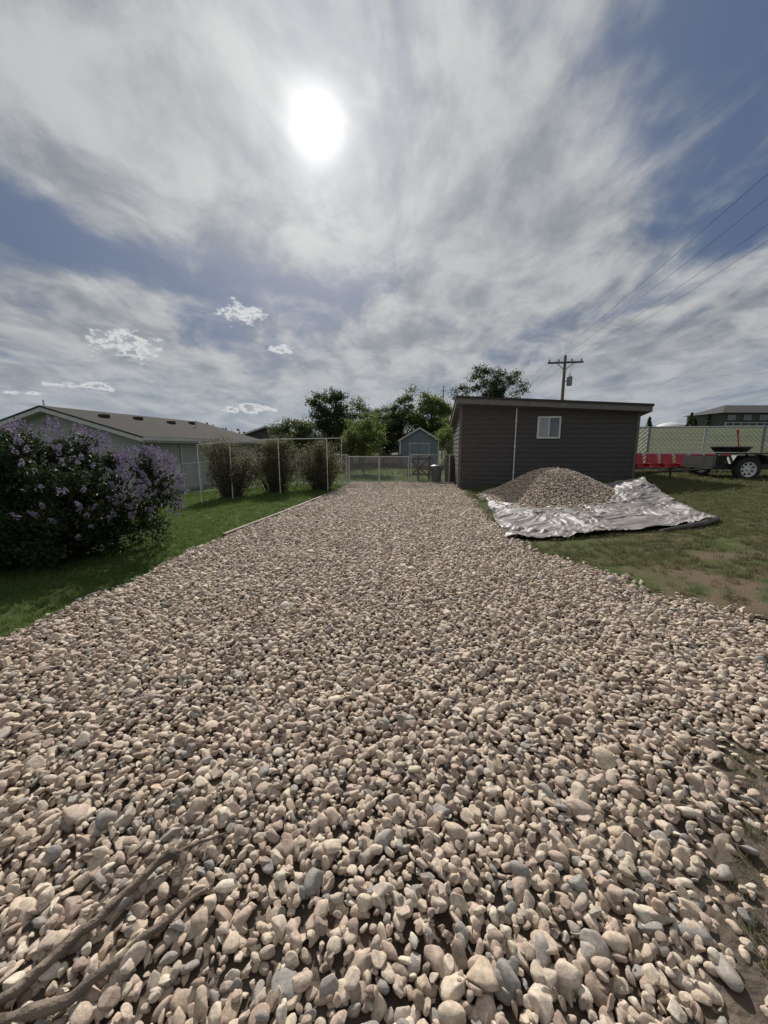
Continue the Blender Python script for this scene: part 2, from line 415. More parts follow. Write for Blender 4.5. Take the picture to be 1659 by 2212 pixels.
def slab(mb,c4,t0,t1,mi):
    vs=[(a,b_,tz(a,b_)-t1) for a,b_ in c4]+[(a,b_,tz(a,b_)-t0) for a,b_ in c4]
    mb.poly(vs,[(0,3,2,1),(4,5,6,7),(0,1,5,4),(1,2,6,5),(2,3,7,6),(3,0,4,7)],mi)
slab(mb,c4,.06,.235,1)
c5=[(-ol-.03,-.33),(A+o+.03,-.33),(A+o+.03,B+.33),(-ol-.03,B+.33)]
slab(mb,c5,-.01,.056,0)
slab(mb,[(a*1.0015-.006,b_-.012 if b_<0 else b_+.012) for a,b_ in c4],.058,.085,2)
mb.build('roof',[M_roof,M_fas,M_trim],parent=shed)
mb=MB(); x0,x1,z0,z1=2.66,3.44,1.80,2.56; f=.055
mb.box((x0,-.06,z0),(x0+f,-.01,z1));mb.box((x1-f,-.06,z0),(x1,-.01,z1));mb.box((x0+f,-.06,z0),(x1-f,-.01,z0+f));mb.box((x0+f,-.06,z1-f),(x1-f,-.01,z1))
xm=(x0+x1)/2; mb.box((xm-.022,-.055,z0+f),(xm+.022,-.012,z1-f))
mb.build('window_frame',[M_white],parent=shed,bevel=.004)
mb=MB(); mb.box((x0+f,-.035,z0+f),(xm-.022,-.0231,z1-f),0); mb.box((xm+.022,-.031,z0+f),(x1-f,-.0231,z1-f),1); mb.build('window_panes',[M_glass2,M_glass],parent=shed)
mb=MB(); mb.tube([(1.93,-.05,.08),(1.93,-.05,2.86)],.022,8); 
for zz in (.6,1.5,2.4): mb.box((1.89,-.045,zz),(1.97,-.0225,zz+.03))
mb.build('conduit_pipe',[M_white],parent=shed)

# ------------------------------------------------------------ house left
M_sage=mat('pale_grey_siding',(.37,.375,.355),(.32,.325,.31),scale=2,rough=.7)
M_shg=mat('grey_shingle',(.085,.08,.075),(.045,.043,.042),scale=22,rough=1,bump=.6,bscale=30,stretch=(1,1,3),spec=.1)
M_wtrim=mat('white_trim',(.6,.61,.6),(.5,.5,.5),rough=.5)
hr=-math.atan2(.16,1)
house=empty('ranch_house',(-9.5,15.3,0),hr)
HL=9.2;HW=8.0;ze=1.9;zr=3.0;zg=-.6
mb=MB()
vs=[(0,0,zg),(0,HL,zg),(-HW,HL,zg),(-HW,0,zg),(0,0,ze),(0,HL,ze),(-HW,HL,ze),(-HW,0,ze),(-HW/2,0,zr),(-HW/2,HL,zr)]
mb.poly(vs,[(0,1,5,4),(2,3,7,6),(3,0,4,8,7),(1,2,6,9,5)])
siding(mb,(0,0),(0,HL),-.3,ze-.02,(1,0),course=.2)
siding(mb,(-HW,0),(0,0),-.3,ze-.02,(0,-1),course=.2)
mb.box((-.01,-.03,zg),(.04,HL+.03,-.28),1)
mb.build('walls',[M_sage,M_conc],parent=house)
mb=MB(); ov=.45; sl=(zr-ze)/(HW/2)
def rp(x,y,dz=0): return (x,y,zr-abs(x+HW/2)*sl+dz)
for sgn in (1,-1):
    xe=-HW/2+sgn*(HW/2+ov); xs=-HW/2
    a=[rp(xs,-.4,.12),rp(xe,-.4,.12),rp(xe,HL+.4,.12),rp(xs,HL+.4,.12)]
    b_=[rp(xs,-.4,.06),rp(xe,-.4,.06),rp(xe,HL+.4,.06),rp(xs,HL+.4,.06)]
    mb.poly(a+b_,[(0,1,2,3) if sgn>0 else (3,2,1,0),(0,1,5,4),(1,2,6,5),(2,3,7,6)],0)
    c_=[rp(xs,-.38,.055),rp(xe-sgn*.02,-.38,.055),rp(xe-sgn*.02,HL+.38,.055),rp(xs,HL+.38,.055)]
    d_=[rp(xs,-.38,-.1),rp(xe-sgn*.02,-.38,-.1),rp(xe-sgn*.02,HL+.38,-.1),rp(xs,HL+.38,-.1)]
    mb.poly(c_+d_,[(0,1,5,4),(1,2,6,5),(2,3,7,6),(4,5,6,7)],1)
mb.build('roof',[M_shg,M_wtrim],parent=house)
mb=MB()
for y,x in ((1.2,-2.7),(3.3,-2.9),(5.2,-2.6),(7.5,-3.0)):
    z=zr-abs(x+HW/2)*sl+.1; mb.box((x-.15,y-.15,z),(x+.15,y+.15,z+.14),0)
mb.tube([(-2,6.4,2.4),(-2,6.4,2.95)],.05,8,1)
mb.tube([(-4,-.2,3.0),(-4,-.2,3.34)],.03,6,1)
mb.build('roof_vents',[M_roof,M_wtrim],parent=house)
mb=MB(); mb.box((ov-.03,-.4,ze-.14),(ov+.09,HL+.4,ze-.02)); mb.tube([(.06,2.2,ze-.1),(.06,2.2,-.4)],.035,8)
mb.box((.03,1.6,.2),(.16,1.95,.75)); mb.box((.03,5.5,.6),(.07,6.6,1.5))
mb.build('gutter_and_meter',[M_wtrim],parent=house)

def gable_house(name,loc,rz,w,d,zb,ze,zr,mw,mr,mt,ov=.3,extra=None):
    e=empty(name,loc,rz); mb=MB()
    vs=[(-w/2,0,zb),(w/2,0,zb),(w/2,d,zb),(-w/2,d,zb),(-w/2,0,ze),(w/2,0,ze),(w/2,d,ze),(-w/2,d,ze),(0,0,zr),(0,d,zr)]
    mb.poly(vs,[(0,1,5,8,4),(1,2,6,5),(2,3,7,9,6),(3,0,4,7)]); 
    mb.build('walls',[mw],parent=e)
    mb=MB(); sl=(zr-ze)/(w/2)
    for s_ in (1,-1):
        xe=s_*(w/2+ov); za=zr+.1; zbb=ze-ov*sl+.1
        vs=[(0,-ov,za),(xe,-ov,zbb),(xe,d+ov,zbb),(0,d+ov,za)]; v2=[(x,y,z-.08) for x,y,z in vs]
        mb.poly(vs+v2,[(0,1,2,3),(0,1,5,4),(1,2,6,5),(2,3,7,6),(4,5,6,7)],0)
        vs=[(0,-ov-.02,za-.03),(xe,-ov-.02,zbb-.03),(xe,-ov-.02,zbb-.16),(0,-ov-.02,za-.16)]
        mb.poly(vs,[(0,1,2,3)],1)
    mb.build('roof',[mr,mt],parent=e)
    return e
M_blu=mat('bluegrey_paint',(.17,.21,.23),(.14,.175,.195),scale=3,rough=.7)
M_dwall=mat('dark_wall',(.06,.065,.06),(.045,.05,.045),rough=.8)
gable_house('neighbour_house',(-11.6,39,0),0,7,9,-.6,2.35,3.5,M_dwall,M_roof,M_wtrim)
sh=gable_house('small_blue_shed',(2.75,30.4,0),0,3.05,3.6,-.2,2.05,2.95,M_blu,M_shg,M_wtrim,ov=.15)
mb=MB(); mb.box((-.75,-.04,.1),(-.02,-.005,1.75)); mb.box((.02,-.04,.1),(.75,-.005,1.75)); mb.build('double_door',[mat('door_paint',(.21,.25,.27),(.19,.225,.245))],parent=sh)
mb=MB(); 
for x in (-.8,.76): mb.box((x,-.06,.05),(x+.045,-.003,1.82))
mb.box((-.755,-.06,1.77),(.755,-.003,1.82)); mb.box((-1.55,-.05,-.1),(-1.44,-.003,2.0)); mb.box((1.44,-.05,-.1),(1.55,-.003,2.0))
mb.build('door_trim',[M_wtrim],parent=sh)
M_hill=mat('green_brown_wall',(.07,.075,.06),(.05,.055,.045))
hh=empty('hill_house',(66,77,0),.0)
mb=MB(); mb.box((0,0,4.5),(20,9,8.1),0); mb.build('walls',[M_hill],parent=hh)
mb=MB(); vs=[(-.6,-.6,8.1),(20.6,-.6,8.1),(20.6,9.6,8.1),(-.6,9.6,8.1),(4,4.5,10.0),(16,4.5,10.0)]
mb.poly(vs,[(0,1,5,4),(1,2,5),(2,3,4,5),(3,0,4),(0,3,2,1)]); mb.build('roof',[M_roof],parent=hh)
mb=MB()
for i in range(6): mb.box((1+i*3.1,-.05,6.7),(2.6+i*3.1,.02,7.7),0)
mb.build('windows',[M_glass],parent=hh)
mb=MB(); mb.box((-.3,-1.2,6.1),(20,-1.1,6.2)); mb.box((-.3,-1.2,5.6),(20,-1.12,5.66)); 
for i in range(14): mb.box((-.3+i*1.5,-1.2,5.0),(-.2+i*1.5,-1.1,6.1))
mb.build('balcony_rail',[M_wtrim],parent=hh)
bm=bmesh.new(); bmesh.ops.create_uvsphere(bm,u_segments=24,v_segments=12,radius=2.9); me=bpy.data.meshes.new('storage_dome'); bm.to_mesh(me); bm.free(); me.polygons.foreach_set('use_smooth',[True]*len(me.polygons)); me.materials.append(M_white)
ob=bpy.data.objects.new('storage_dome',me); ob.location=(60.5,83,4.5); ob.scale=(1.2,1.2,.75); col.objects.link(ob)

# ------------------------------------------------------------ trees
M_bark=mat('bark',(.10,.08,.06),(.05,.04,.03),scale=12,bump=.8)
def leafmat(name,a,b_,tr=.4): return mat(name,a,b_,scale=.9,rough=.55,trans=tr,island=True,spec=.25,detail=1)
M_lf_dark=leafmat('leaf_dark',(.03,.05,.02),(.07,.09,.036),.35)
M_lf_mid=leafmat('leaf_mid',(.05,.072,.026),(.10,.125,.05),.45)
M_lf_lime=leafmat('leaf_lime',(.075,.10,.03),(.13,.16,.05),.5)
M_lf_ol=leafmat('leaf_olive',(.055,.072,.032),(.10,.115,.054),.45)
M_lf_br=leafmat('leaf_brownish',(.085,.083,.048),(.15,.138,.085),.5)
def tree(name,x,y,blobs,nc,nl,ls,cr,m,tr=.14,th=None,multi=1):
    z0=float(H(x,y)); mb=MB(); cs=[]
    tot=sum(b_[3]*b_[4]*b_[5] for b_ in blobs)
    for bx,by,bz,rx,ry,rz in blobs:
        k=max(3,int(nc*rx*ry*rz/tot))
        for _ in range(k):
            d=Vector([random.gauss(0,1) for _ in range(3)]).normalized()*random.uniform(.25,1)**.5
            cs.append(Vector((bx+d.x*rx,by+d.y*ry,bz+d.z*rz)))
    top=max(c.z for c in cs); 
    th=th or top*.8
    wob=[Vector((random.gauss(0,.04)*top*.3,random.gauss(0,.04)*top*.3,0)) for _ in range(6)]
    cx=sum(c.x for c in cs)/len(cs); cy=sum(c.y for c in cs)/len(cs)
    def tp(s_): 
        i=min(int(s_*5),4); f_=s_*5-i; w_=wob[i]*(1-f_)+wob[i+1]*f_
        return Vector((cx*s_,cy*s_,th*s_))+w_*s_
    mb.tube([tp(i/6)+Vector((0,0,-.15 if i==0 else 0)) for i in range(7)],[tr*(1-.85*i/6) for i in range(7)],8,1)
    for c in cs:
        s_=min(.95,max(.12,(c.z/th)*random.uniform(.45,.8))); p=tp(s_); mid=p.lerp(c,.5)+Vector((0,0,-.05*top*random.random()))
        r0=tr*(1-.85*s_)*.45
        mb.tube([p,mid,c],[r0,r0*.6,r0*.15],5,1,cap=False)
    per=nl//len(cs); pts=[]
    for c in cs:
        k=int(per*random.uniform(.5,1.5)); rr=cr*random.uniform(.6,1.3)
        q=rng.normal(size=(k,3))*np.array((rr,rr,rr*.7))*.55; pts.append(q+np.array(c))
    P=np.concatenate(pts); P=P[P[:,2]>.02]
    mb.quads(leaves(P,ls),0)
    return mb.build(name,[m,M_bark],loc=(x,y,z0))
tree('leafy_tree',-4.25,30.6,[(0,0,4.4,1.4,1.3,1.9),(.2,0,2.6,1.5,1.2,1.3)],90,11000,.17,.46,M_lf_dark)
tree('leafy_tree',-1.95,32.6,[(0,0,3.7,1.6,1.3,1.7),(.2,0,2.0,1.6,1.3,1.3)],70,8500,.16,.46,M_lf_ol)
tree('poplar_tree',1.6,33.6,[(.1,0,4.2,1.1,.9,2.3),(-1.1,0,3.2,1.2,.9,1.7),(.5,0,5.9,.45,.35,.9)],80,10000,.16,.42,M_lf_mid)
tree('poplar_tree',3.7,31.6,[(0,0,3.7,1.7,1.1,1.9),(-.3,0,5.3,.5,.4,.8),(.9,0,4.5,.6,.4,1.4)],90,11000,.16,.42,M_lf_lime)
tree('poplar_tree',.0,35.5,[(0,0,2.7,1.9,1.1,2.2)],60,8000,.16,.42,M_lf_ol)
tree('poplar_tree',-3.2,35.5,[(0,0,2.1,2.3,1.1,1.9)],60,7000,.17,.46,M_lf_mid)
tree('young_tree',-1.2,22.4,[(0,0,2.1,1.2,1,1.15),(.2,0,3.0,.45,.4,.4)],60,8000,.11,.33,M_lf_lime,tr=.06)
tree('shrub_tree',-8.4,34.8,[(0,0,2.5,2.1,1.4,1.8)],70,8500,.17,.45,M_lf_ol)
tree('shrub_tree',-6.1,33.5,[(0,0,2.2,1.9,1.4,1.8)],70,8500,.16,.45,M_lf_mid)
tree('shrub_tree',3.75,22.5,[(0,0,1.7,.7,.8,1.4)],30,5000,.10,.28,M_lf_lime,tr=.05)
tree('cottonwood_tree',9.4,36,[(0,0,6.6,1.8,1.6,1.8),(1.7,0,6.0,1.6,1.3,1.6),(-2.0,0,5.4,1.3,1.2,1.2),(2.6,0,7.2,.6,.5,.6),(0,0,4,2.8,2,1.5)],130,15000,.17,.45,M_lf_dark,tr=.25)
tree('distant_tree',-22.5,45,[(0,0,3.0,1.6,1.4,1.5)],30,2500,.25,.5,M_lf_dark)
tree('distant_tree',-21,46,[(0,0,2.6,1.1,1.4,1.3)],24,2000,.25,.5,M_lf_dark)
def conifer(x,y,h,r):
    mb=MB(); mb.tube([(0,0,-.2),(0,0,h)],[.12,.02],6,1); pts=[]
    for k in range(60):
        t=random.uniform(.12,1); rr=r*(1-t)**.8*random.uniform(.6,1.1)+.05; a=random.uniform(0,6.28)
        for q in range(14): s_=random.random(); pts.append((rr*s_*math.cos(a),rr*s_*math.sin(a),h*t-.25*s_*rr+random.gauss(0,.08)))
    P=np.array(pts); mb.quads(leaves(P,.35),0); mb.build('pine_tree',[M_lf_dark,M_bark],loc=(x,y,float(H(x,y))))
conifer(61.5,79,3.2,1.1);conifer(66,80,3.0,1.2);conifer(52.5,78,2.2,.9);conifer(63,80,2.4,.9);conifer(-20,44.5,4.5,1.1)
mb=MB(); pts=[]
for k in range(420):
    x=random.uniform(-120,60); y=110+random.uniform(0,25)+abs(x)*.1; h=random.uniform(2,6.0)
    if .33<x/y: continue
    q=rng.normal(size=(50,3))*np.array((2.2,2,h*.33))+np.array((x,y,h*.5)); pts.append(q)
mb.quads(leaves(np.concatenate(pts),1.1,wr=.8),0); mb.build('distant_trees',[M_lf_dark])

def bush(name,x,y,blobs,nc,nl,ls,cr,m,spread=.18):
    z0=float(H(x,y)); mb=MB(); cs=[]
    tot=sum(b_[3]*b_[4]*b_[5] for b_ in blobs)
    for bx,by,bz,rx,ry,rz in blobs:
        for _ in range(int(nc*rx*ry*rz/tot)):
            d=Vector([random.gauss(0,1) for _ in range(3)]).normalized()*random.uniform(.1,1)**.4
            cs.append(Vector((bx+d.x*rx,by+d.y*ry,max(.12,bz+d.z*rz))))
    for c in cs:
        p=Vector((c.x*spread+random.gauss(0,.05),c.y*spread,-.03)); mid=p.lerp(c,.5)+Vector((0,0,.08))
        mb.tube([p,mid,c],[.012,.008,.003],5,1,cap=False)
        for q in range(2):
            e=c+Vector((random.gauss(0,1),random.gauss(0,1),abs(random.gauss(0,1)))).normalized()*cr*random.uniform(.6,1.2)
            mb.tube([mid.lerp(c,.6),e],[.005,.002],4,1,cap=False)
    pts=[]
    for c in cs:
        k=int(nl/len(cs)*random.uniform(.5,1.5)); pts.append(rng.normal(size=(k,3))*cr*.55*random.uniform(.7,1.3)+np.array(c))
    P=np.concatenate(pts); P=P[P[:,2]>.03]
    mb.quads(leaves(P,ls),0)
    return mb.build(name,[m,M_bark],loc=(x,y,z0)),cs
for x,y,r,h in ((-5.0,12.5,.95,1.9),(-3.75,13.2,.95,1.88),(-2.3,13.9,.9,1.74)):
    bush('berry_bush',x,y,[(0,0,h*.58,r*.85,r*.7,h*.36),(random.uniform(-.2,.2),0,h*.4,r*.88,r*.7,h*.32),(random.uniform(-.3,.3),0,h*.8,r*.6,r*.5,h*.2)],140,9500,.062,.22,M_lf_br,spread=.4)
M_lil=leafmat('lilac_leaf',(.016,.03,.011),(.036,.058,.02),.25)
M_flo=mat('lilac_flower',(.17,.135,.23),(.33,.285,.395),scale=20,rough=.7,trans=.2,island=True,spec=.2,detail=1)
lb=[(.45,0,1.02,.85,1.0,.80),(-.6,.2,1.05,1.1,1.0,.78),(1.5,.4,.95,.34,.45,.55),(.4,-.1,.65,.85,.9,.6),(-1.4,-.2,.9,1.0,1.0,.75),(.85,.3,.5,.75,.6,.45),(-.2,-.5,.4,1.3,.6,.4),(1.45,.35,.45,.40,.45,.4)]
ob,cs=bush('lilac_bush',-5.0,5.3,lb,350,66000,.062,.125,M_lil)
V=[]
def inside(p):
    m_=9
    for bx,by,bz,rx,ry,rz in lb:
        m_=min(m_,math.sqrt(((p[0]-bx)/rx)**2+((p[1]-by)/ry)**2+((p[2]-bz)/rz)**2))
    return m_
cnt=0
while cnt<640:
    b_=random.choice(lb[:6]); d=Vector([random.gauss(0,1) for _ in range(3)]).normalized()
    p=(b_[0]+d.x*b_[3]*1.06,b_[1]+d.y*b_[4]*1.06,b_[2]+d.z*b_[5]*1.06)
    if inside(p)<1.0 or p[2]<.5 or random.random()<(1.3-p[2])*1.0: continue
    cnt+=1
    c=np.array(p)+np.array(d)*random.uniform(.0,.09); ax=np.array(d)*.6+np.array((random.gauss(0,.3),random.gauss(0,.3),.6)); ax/=np.linalg.norm(ax)
    ln=random.uniform(.06,.13); k=46
    t=rng.uniform(0,1,k)**.8; rad=.038*(1-t*.75); q=rng.normal(size=(k,3)); q-=np.outer(q@ax,ax); q/=np.linalg.norm(q,axis=1,keepdims=True)
    V.append(c+np.outer(t*ln,ax)+q*(rad*rng.uniform(.5,1.1,k))[:,None])
mb=MB(); mb.quads(leaves(np.concatenate(V),.019,wr=.9),0); mb.build('lilac_flowers',[M_flo],parent=ob)

# ------------------------------------------------------------ fences
M_galv=mat('galvanised_steel',(.50,.51,.52),(.40,.41,.42),rough=.45,metal=.3)
def chain(name,pts,h,sp=.075,wr=.0034,pr=.026,step=2.4):
    mb=MB()
    for p,q in zip(pts[:-1],pts[1:]):
        p=np.array(p,float);q=np.array(q,float);L_=np.hypot(*(q-p)); d=(q-p)/L_
        def W(s_,z): x,y=p+d*s_; return (x,y,float(H(x,y))+z)
        n_=max(1,round(L_/step))
        for i in range(n_+1): mb.tube([W(L_*i/n_,-.1),W(L_*i/n_,h+.03)],pr,8)
        segs=[L_*i/n_ for i in range(n_+1)]
        mb.tube([W(s_,h) for s_ in segs],pr*.75,6)
        mb.tube([W(s_,.06) for s_ in segs],.004,4)
        s_=-h
        while s_<L_:
            for sg in (1,-1):
                a,b_=(s_,.05),(s_+h-.05,h)
                a0=max(0,a[0]); b0=min(L_,b_[0])
                if b0>a0:
                    za=.05+(a0-s_);zb_=.05+(b0-s_)
                    if sg<0: za=h+.05-za; zb_=h+.05-zb_
                    mb.tube([W(a0,za),W(b0,zb_)],wr,3,cap=False)
            s_+=sp
    return mb.build(name,[M_galv])
chain('chain_link_fence',[(-9.2,15.6),(-5.5,15.4),(-1.5,15.55)],1.2)
chain('chain_link_fence',[(1.1,15.75),(2.7,15.95)],1.2)
chain('chain_link_fence',[(9.7,16.9),(11.1,16.4),(15.4,15.9),(26,14.6)],1.8,sp=.17,wr=.008,pr=.05,step=2.4)
gt=chain('driveway_gate',[(-1.4,15.5),(1.0,15.7)],1.12,step=1.2,pr=.03)
M_dw=mat('dark_fence_wood',(.10,.065,.045),(.06,.04,.03),scale=6)
mb=MB(); x=-4.2
while x<1.2:
    mb.box((x,28.8,-.1),(x+.13,28.83,.95+random.uniform(-.03,.03))); x+=.15
mb.box((-4.2,28.831,.25),(1.2,28.88,.33)); mb.box((-4.2,28.831,.7),(1.2,28.88,.78)); mb.build('picket_fence',[M_dw])
M_rd=mat('redwood_stain',(.085,.035,.025),(.05,.022,.018),scale=5)
mb=MB()
for x in (1.1,1.55,2.05): mb.box((x-.05,17.45,-.1),(x+.05,17.55,1.12))
for z in (.25,.6,.95): mb.box((1.0,17.40,z),(2.2,17.447,z+.09))
mb.tube([(1.15,17.38,.2),(2.0,17.38,1.0)],.035,4); mb.tube([(1.15,17.34,1.0),(2.0,17.34,.2)],.035,4)
mb.build('wooden_rail_gate',[M_rd])
mb=MB(); mb.box((2.62,16.6,-.1),(3.0,16.65,1.15)); mb.box((2.9,16.66,-.1),(3.05,17.2,1.1)); mb.build('dark_fence_panel',[M_dw])
M_blk=mat('black_plastic',(.015,.015,.016),(.025,.025,.026),rough=.4)
mb=MB(); mb.tube([(0,0,0),(0,0,.06),(0,0,.6),(0,0,.62),(0,0,.66)],[.19,.2,.25,.275,.275],16); mb.tube([(0,0,.66),(0,0,.72),(0,0,.76)],[.285,.25,.12],16)
mb.box((-.05,-.03,.755),(.05,.03,.79)); mb.box((.25,-.05,.5),(.30,.05,.56)); mb.build('trash_can',[M_blk],smooth=False,loc=(2.25,16.6,0))

# ------------------------------------------------------------ white pipe frame
mb=MB()
F=[(-5.55,11.6,1.58),(-4.75,12.0,1.68),(-3.4,12.55,1.76),(-1.95,13.3,1.80)]
Bk=[(-5.7,13.3,1.62),(-3.6,14.2,1.78),(-1.6,14.7,1.84)]
for x,y,z in F+Bk: mb.tube([(x,y,float(H(x,y))-.1),(x,y,z)],.013,6)
mb.tube(F,.013,6); mb.tube(Bk,.013,6); mb.tube([F[0],Bk[0]],.013,6); mb.tube([F[-1],Bk[-1]],.013,6); mb.tube([F[2],Bk[1]],.01,6)
mb.build('pipe_trellis_frame',[M_white])

# ------------------------------------------------------------ utility poles + wires
M_pole=mat('pole_wood',(.19,.15,.12),(.13,.10,.08),scale=4,bump=.4)
M_wire=mat('wire',(.06,.06,.065),(.05,.05,.05),rough=.6)
M_grey=mat('transformer_grey',(.25,.26,.27),(.2,.21,.22),rough=.5)
pd=Vector((-4.3,-23.3,0)).normalized(); pn=Vector((-pd.y,pd.x,0))
poles=[Vector((16.3,36.4,0))+pd*k for k in (0,48,-47)]
def attach(i):
    p=poles[i]; zt=9.15 if i!=2 else 10.3
    return [p+pn*o+Vector((0,0,zt)) for o in (-1.35,-.55,.55,1.35)],zt
for i,p in enumerate(poles):
    at,zt=attach(i)
    mb=MB(); mb.tube([(p.x,p.y,-.5),(p.x,p.y,zt+.45)],[.17,.12],10,0)
    a=p+pn*1.5;b_=p-pn*1.5; o=pd*.15
    mb.tube([a+o+Vector((0,0,zt-.15)),b_+o+Vector((0,0,zt-.15))],.09,4,0)
    for sg in (1,-1): mb.tube([p+pn*sg*.75+o+Vector((0,0,zt-.15)),p+Vector((0,0,zt-.8))],.03,4,0)
    for q in at:
        q=q+pd*.15; mb.tube([q-Vector((0,0,.1)),q+Vector((0,0,.05)),q+Vector((0,0,.15))],[.05,.07,.04],8,1)
    mb.tube([p+Vector((0,0,zt+.45)),p+Vector((0,0,zt+.55))],.05,8,1)
    q=p+Vector((.48,-.1,zt-1.75)); 
    mb.tube([q-Vector((0,0,.4)),q-Vector((0,0,.36)),q+Vector((0,0,.36)),q+Vector((0,0,.42))],[.2,.24,.24,.16],12,1)
    mb.tube([q+Vector((0,0,.42)),q+Vector((0,0,.68))],[.04,.03],6,1)
    mb.tube([q,p+Vector((0,0,zt-1.75))],.04,6,1); mb.tube([q+Vector((0,0,.68)),p+pn*.9+Vector((0,0,zt))],.012,4,1)
    mb.build('utility_pole',[M_pole,M_grey])
mb=MB()
for i,j in ((0,1),(0,2)):
    A_,_=attach(i);B_,_=attach(j)
    for k,(a,b_) in enumerate(zip(A_,B_)):
        path=[]
        for s_ in range(25):
            t=s_/24; q=a.lerp(b_,t)+Vector((0,0,.15-1.0*4*t*(1-t)*.5)); path.append(q)
        mb.tube(path,.009,4,0,cap=False)
mb.build('power_lines',[M_wire])
mb=MB(); mb.tube([(6.1,41,-.2),(6.1,41,7.3)],[.09,.05],8,0); mb.tube([(5.8,41,7.2),(6.4,41,7.2)],.03,6,0); mb.tube([(6.1,41,7.3),(6.1,40.6,7.65)],[.03,.05],6,0); mb.build('lamp_post',[M_pole])

# ------------------------------------------------------------ trailer
tz0=float(H(10.8,11.4))-.035
tr=empty('utility_trailer',(10.78,11.5,tz0),-.10)
M_tr=mat('trailer_paint',(.045,.042,.038),(.03,.028,.026),rough=.7,spec=.3)
M_tb=mat('trailer_fender',(.07,.07,.06),(.05,.05,.045),rough=.6)
M_tyre=mat('tyre_rubber',(.018,.018,.018),(.03,.03,.03),rough=.9)
M_rim=mat('white_rim',(.75,.75,.73),(.65,.65,.63),rough=.35)
mb=MB()
x0=-.75
mb.box((x0,.25,.34),(2.6,.31,.42));mb.box((x0,1.65,.34),(2.6,1.71,.42));mb.box((x0,.31,.36),(x0+.06,1.65,.42));mb.box((2.54,.31,.36),(2.6,1.65,.42))
mb.box((x0+.06,.311,.40),(2.54,1.649,.43))
for x in (x0,.1,1.2,2.54): mb.box((x,.19,.425),(x+.05,.248,.80)); 
mb.box((x0+.05,.252,.431),(2.55,.275,.74)); mb.box((x0+.05,1.69,.431),(2.55,1.705,.74)); mb.box((x0+.002,.28,.431),(x0+.03,1.68,.74)); mb.box((x0,.18,.802),(2.6,.26,.84))
mb.tube([(x0,.28,.36),(-1.75,.95,.22)],.03,4); mb.tube([(x0,1.68,.36),(-1.75,1.01,.22)],.03,4); mb.tube([(-1.65,.98,.22),(-2.1,.98,.2)],.035,6)
mb.tube([(-2.1,.98,.19),(-2.2,.98,.19)],[.055,.04],8)
mb.tube([(-1.55,.92,-.08),(-1.55,.92,.38)],.03,8); mb.box((-1.65,.84,-.1),(-1.45,1.0,-.06)); mb.tube([(-1.55,.92,.38),(-1.4,.92,.41)],.012,6)
mb.tube([(0,-.05,.36),(0,1.95,.36)],.035,8)
mb.build('frame_and_box',[M_tr],parent=tr)
def wheel(yc,parent,sgn):
    mb=MB()
    prof=[(.22,-.09),(.27,-.105),(.33,-.10),(.355,-.07),(.36,0),(.355,.07),(.33,.10),(.27,.105),(.22,.09)]
    n_=36; vs=[];fs=[]
    for k in range(n_):
        a=2*math.pi*k/n_
        for r_,w_ in prof: vs.append((r_*math.cos(a),w_,r_*math.sin(a)))
    m_=len(prof)
    for k in range(n_):
        for i in range(m_-1): fs.append((k*m_+i,k*m_+i+1,((k+1)%n_)*m_+i+1,((k+1)%n_)*m_+i))
    mb.poly(vs,fs,0)
    prof2=[(.222,-.088),(.205,-.085),(.19,-.05),(.185,.05),(.222,.088)]
    vs=[];fs=[];m_=len(prof2)
    for k in range(n_):
        a=2*math.pi*k/n_
        for r_,w_ in prof2: vs.append((r_*math.cos(a),w_,r_*math.sin(a)))
    for k in range(n_):
        for i in range(m_-1): fs.append((k*m_+i,((k+1)%n_)*m_+i,((k+1)%n_)*m_+i+1,k*m_+i+1))
    mb.poly(vs,fs,1)
    mb.tube([(0,-.045,0),(0,-.02,0)],.11,20,1); mb.tube([(0,-.10,0),(0,-.045,0)],[.03,.045],14,1)
    for k in range(8):
        a=2*math.pi*k/8; c,s_=math.cos(a),math.sin(a); mb.tube([(.09*c,-.035,.09*s_),(.192*c,-.045,.192*s_)],[.034,.024],6,1)
    mb.tube([(0,.0,0),(0,.02,0)],.18,20,0)
    mb.build('wheel',[M_tyre,M_rim],parent=parent,loc=(0,yc,.36),smooth=False)
wheel(-.0,tr,1); wheel(1.95,tr,-1)
mb=MB()
F_=[(-.52,.52),(-.40,.76),(-.2,.80),(.2,.80),(.40,.76),(.52,.52)]
vs=[];fs=[]
for x,z in F_:
    for y in (-.13,.178): vs.append((x,y,z))
for k in range(len(F_)-1): fs.append((2*k,2*k+1,2*k+3,2*k+2))
mb.poly(vs,fs)
fo=mb.build('fender',[M_tb],parent=tr); sm_=fo.modifiers.new('s','SOLIDIFY'); sm_.thickness=.012
mb=MB()
mb.tube([(.0,.7,.86),(.0,.7,.87),(.0,.7,.98),(.0,.7,1.0)],[.36,.40,.48,.50],20); mb.tube([(.0,.7,1.0),(.0,.7,1.03)],[.52,.52],20); mb.build('black_tub',[M_blk],parent=tr)
mb=MB(); mb.tube([(.32,.8,.9),(.14,.7,1.42)],.02,8,0); mb.tube([(.14,.7,1.42),(.10,.68,1.56)],.035,8,0); mb.build('shovel_handle',[mat('red_handle',(.45,.08,.04),(.35,.06,.03))],parent=tr)

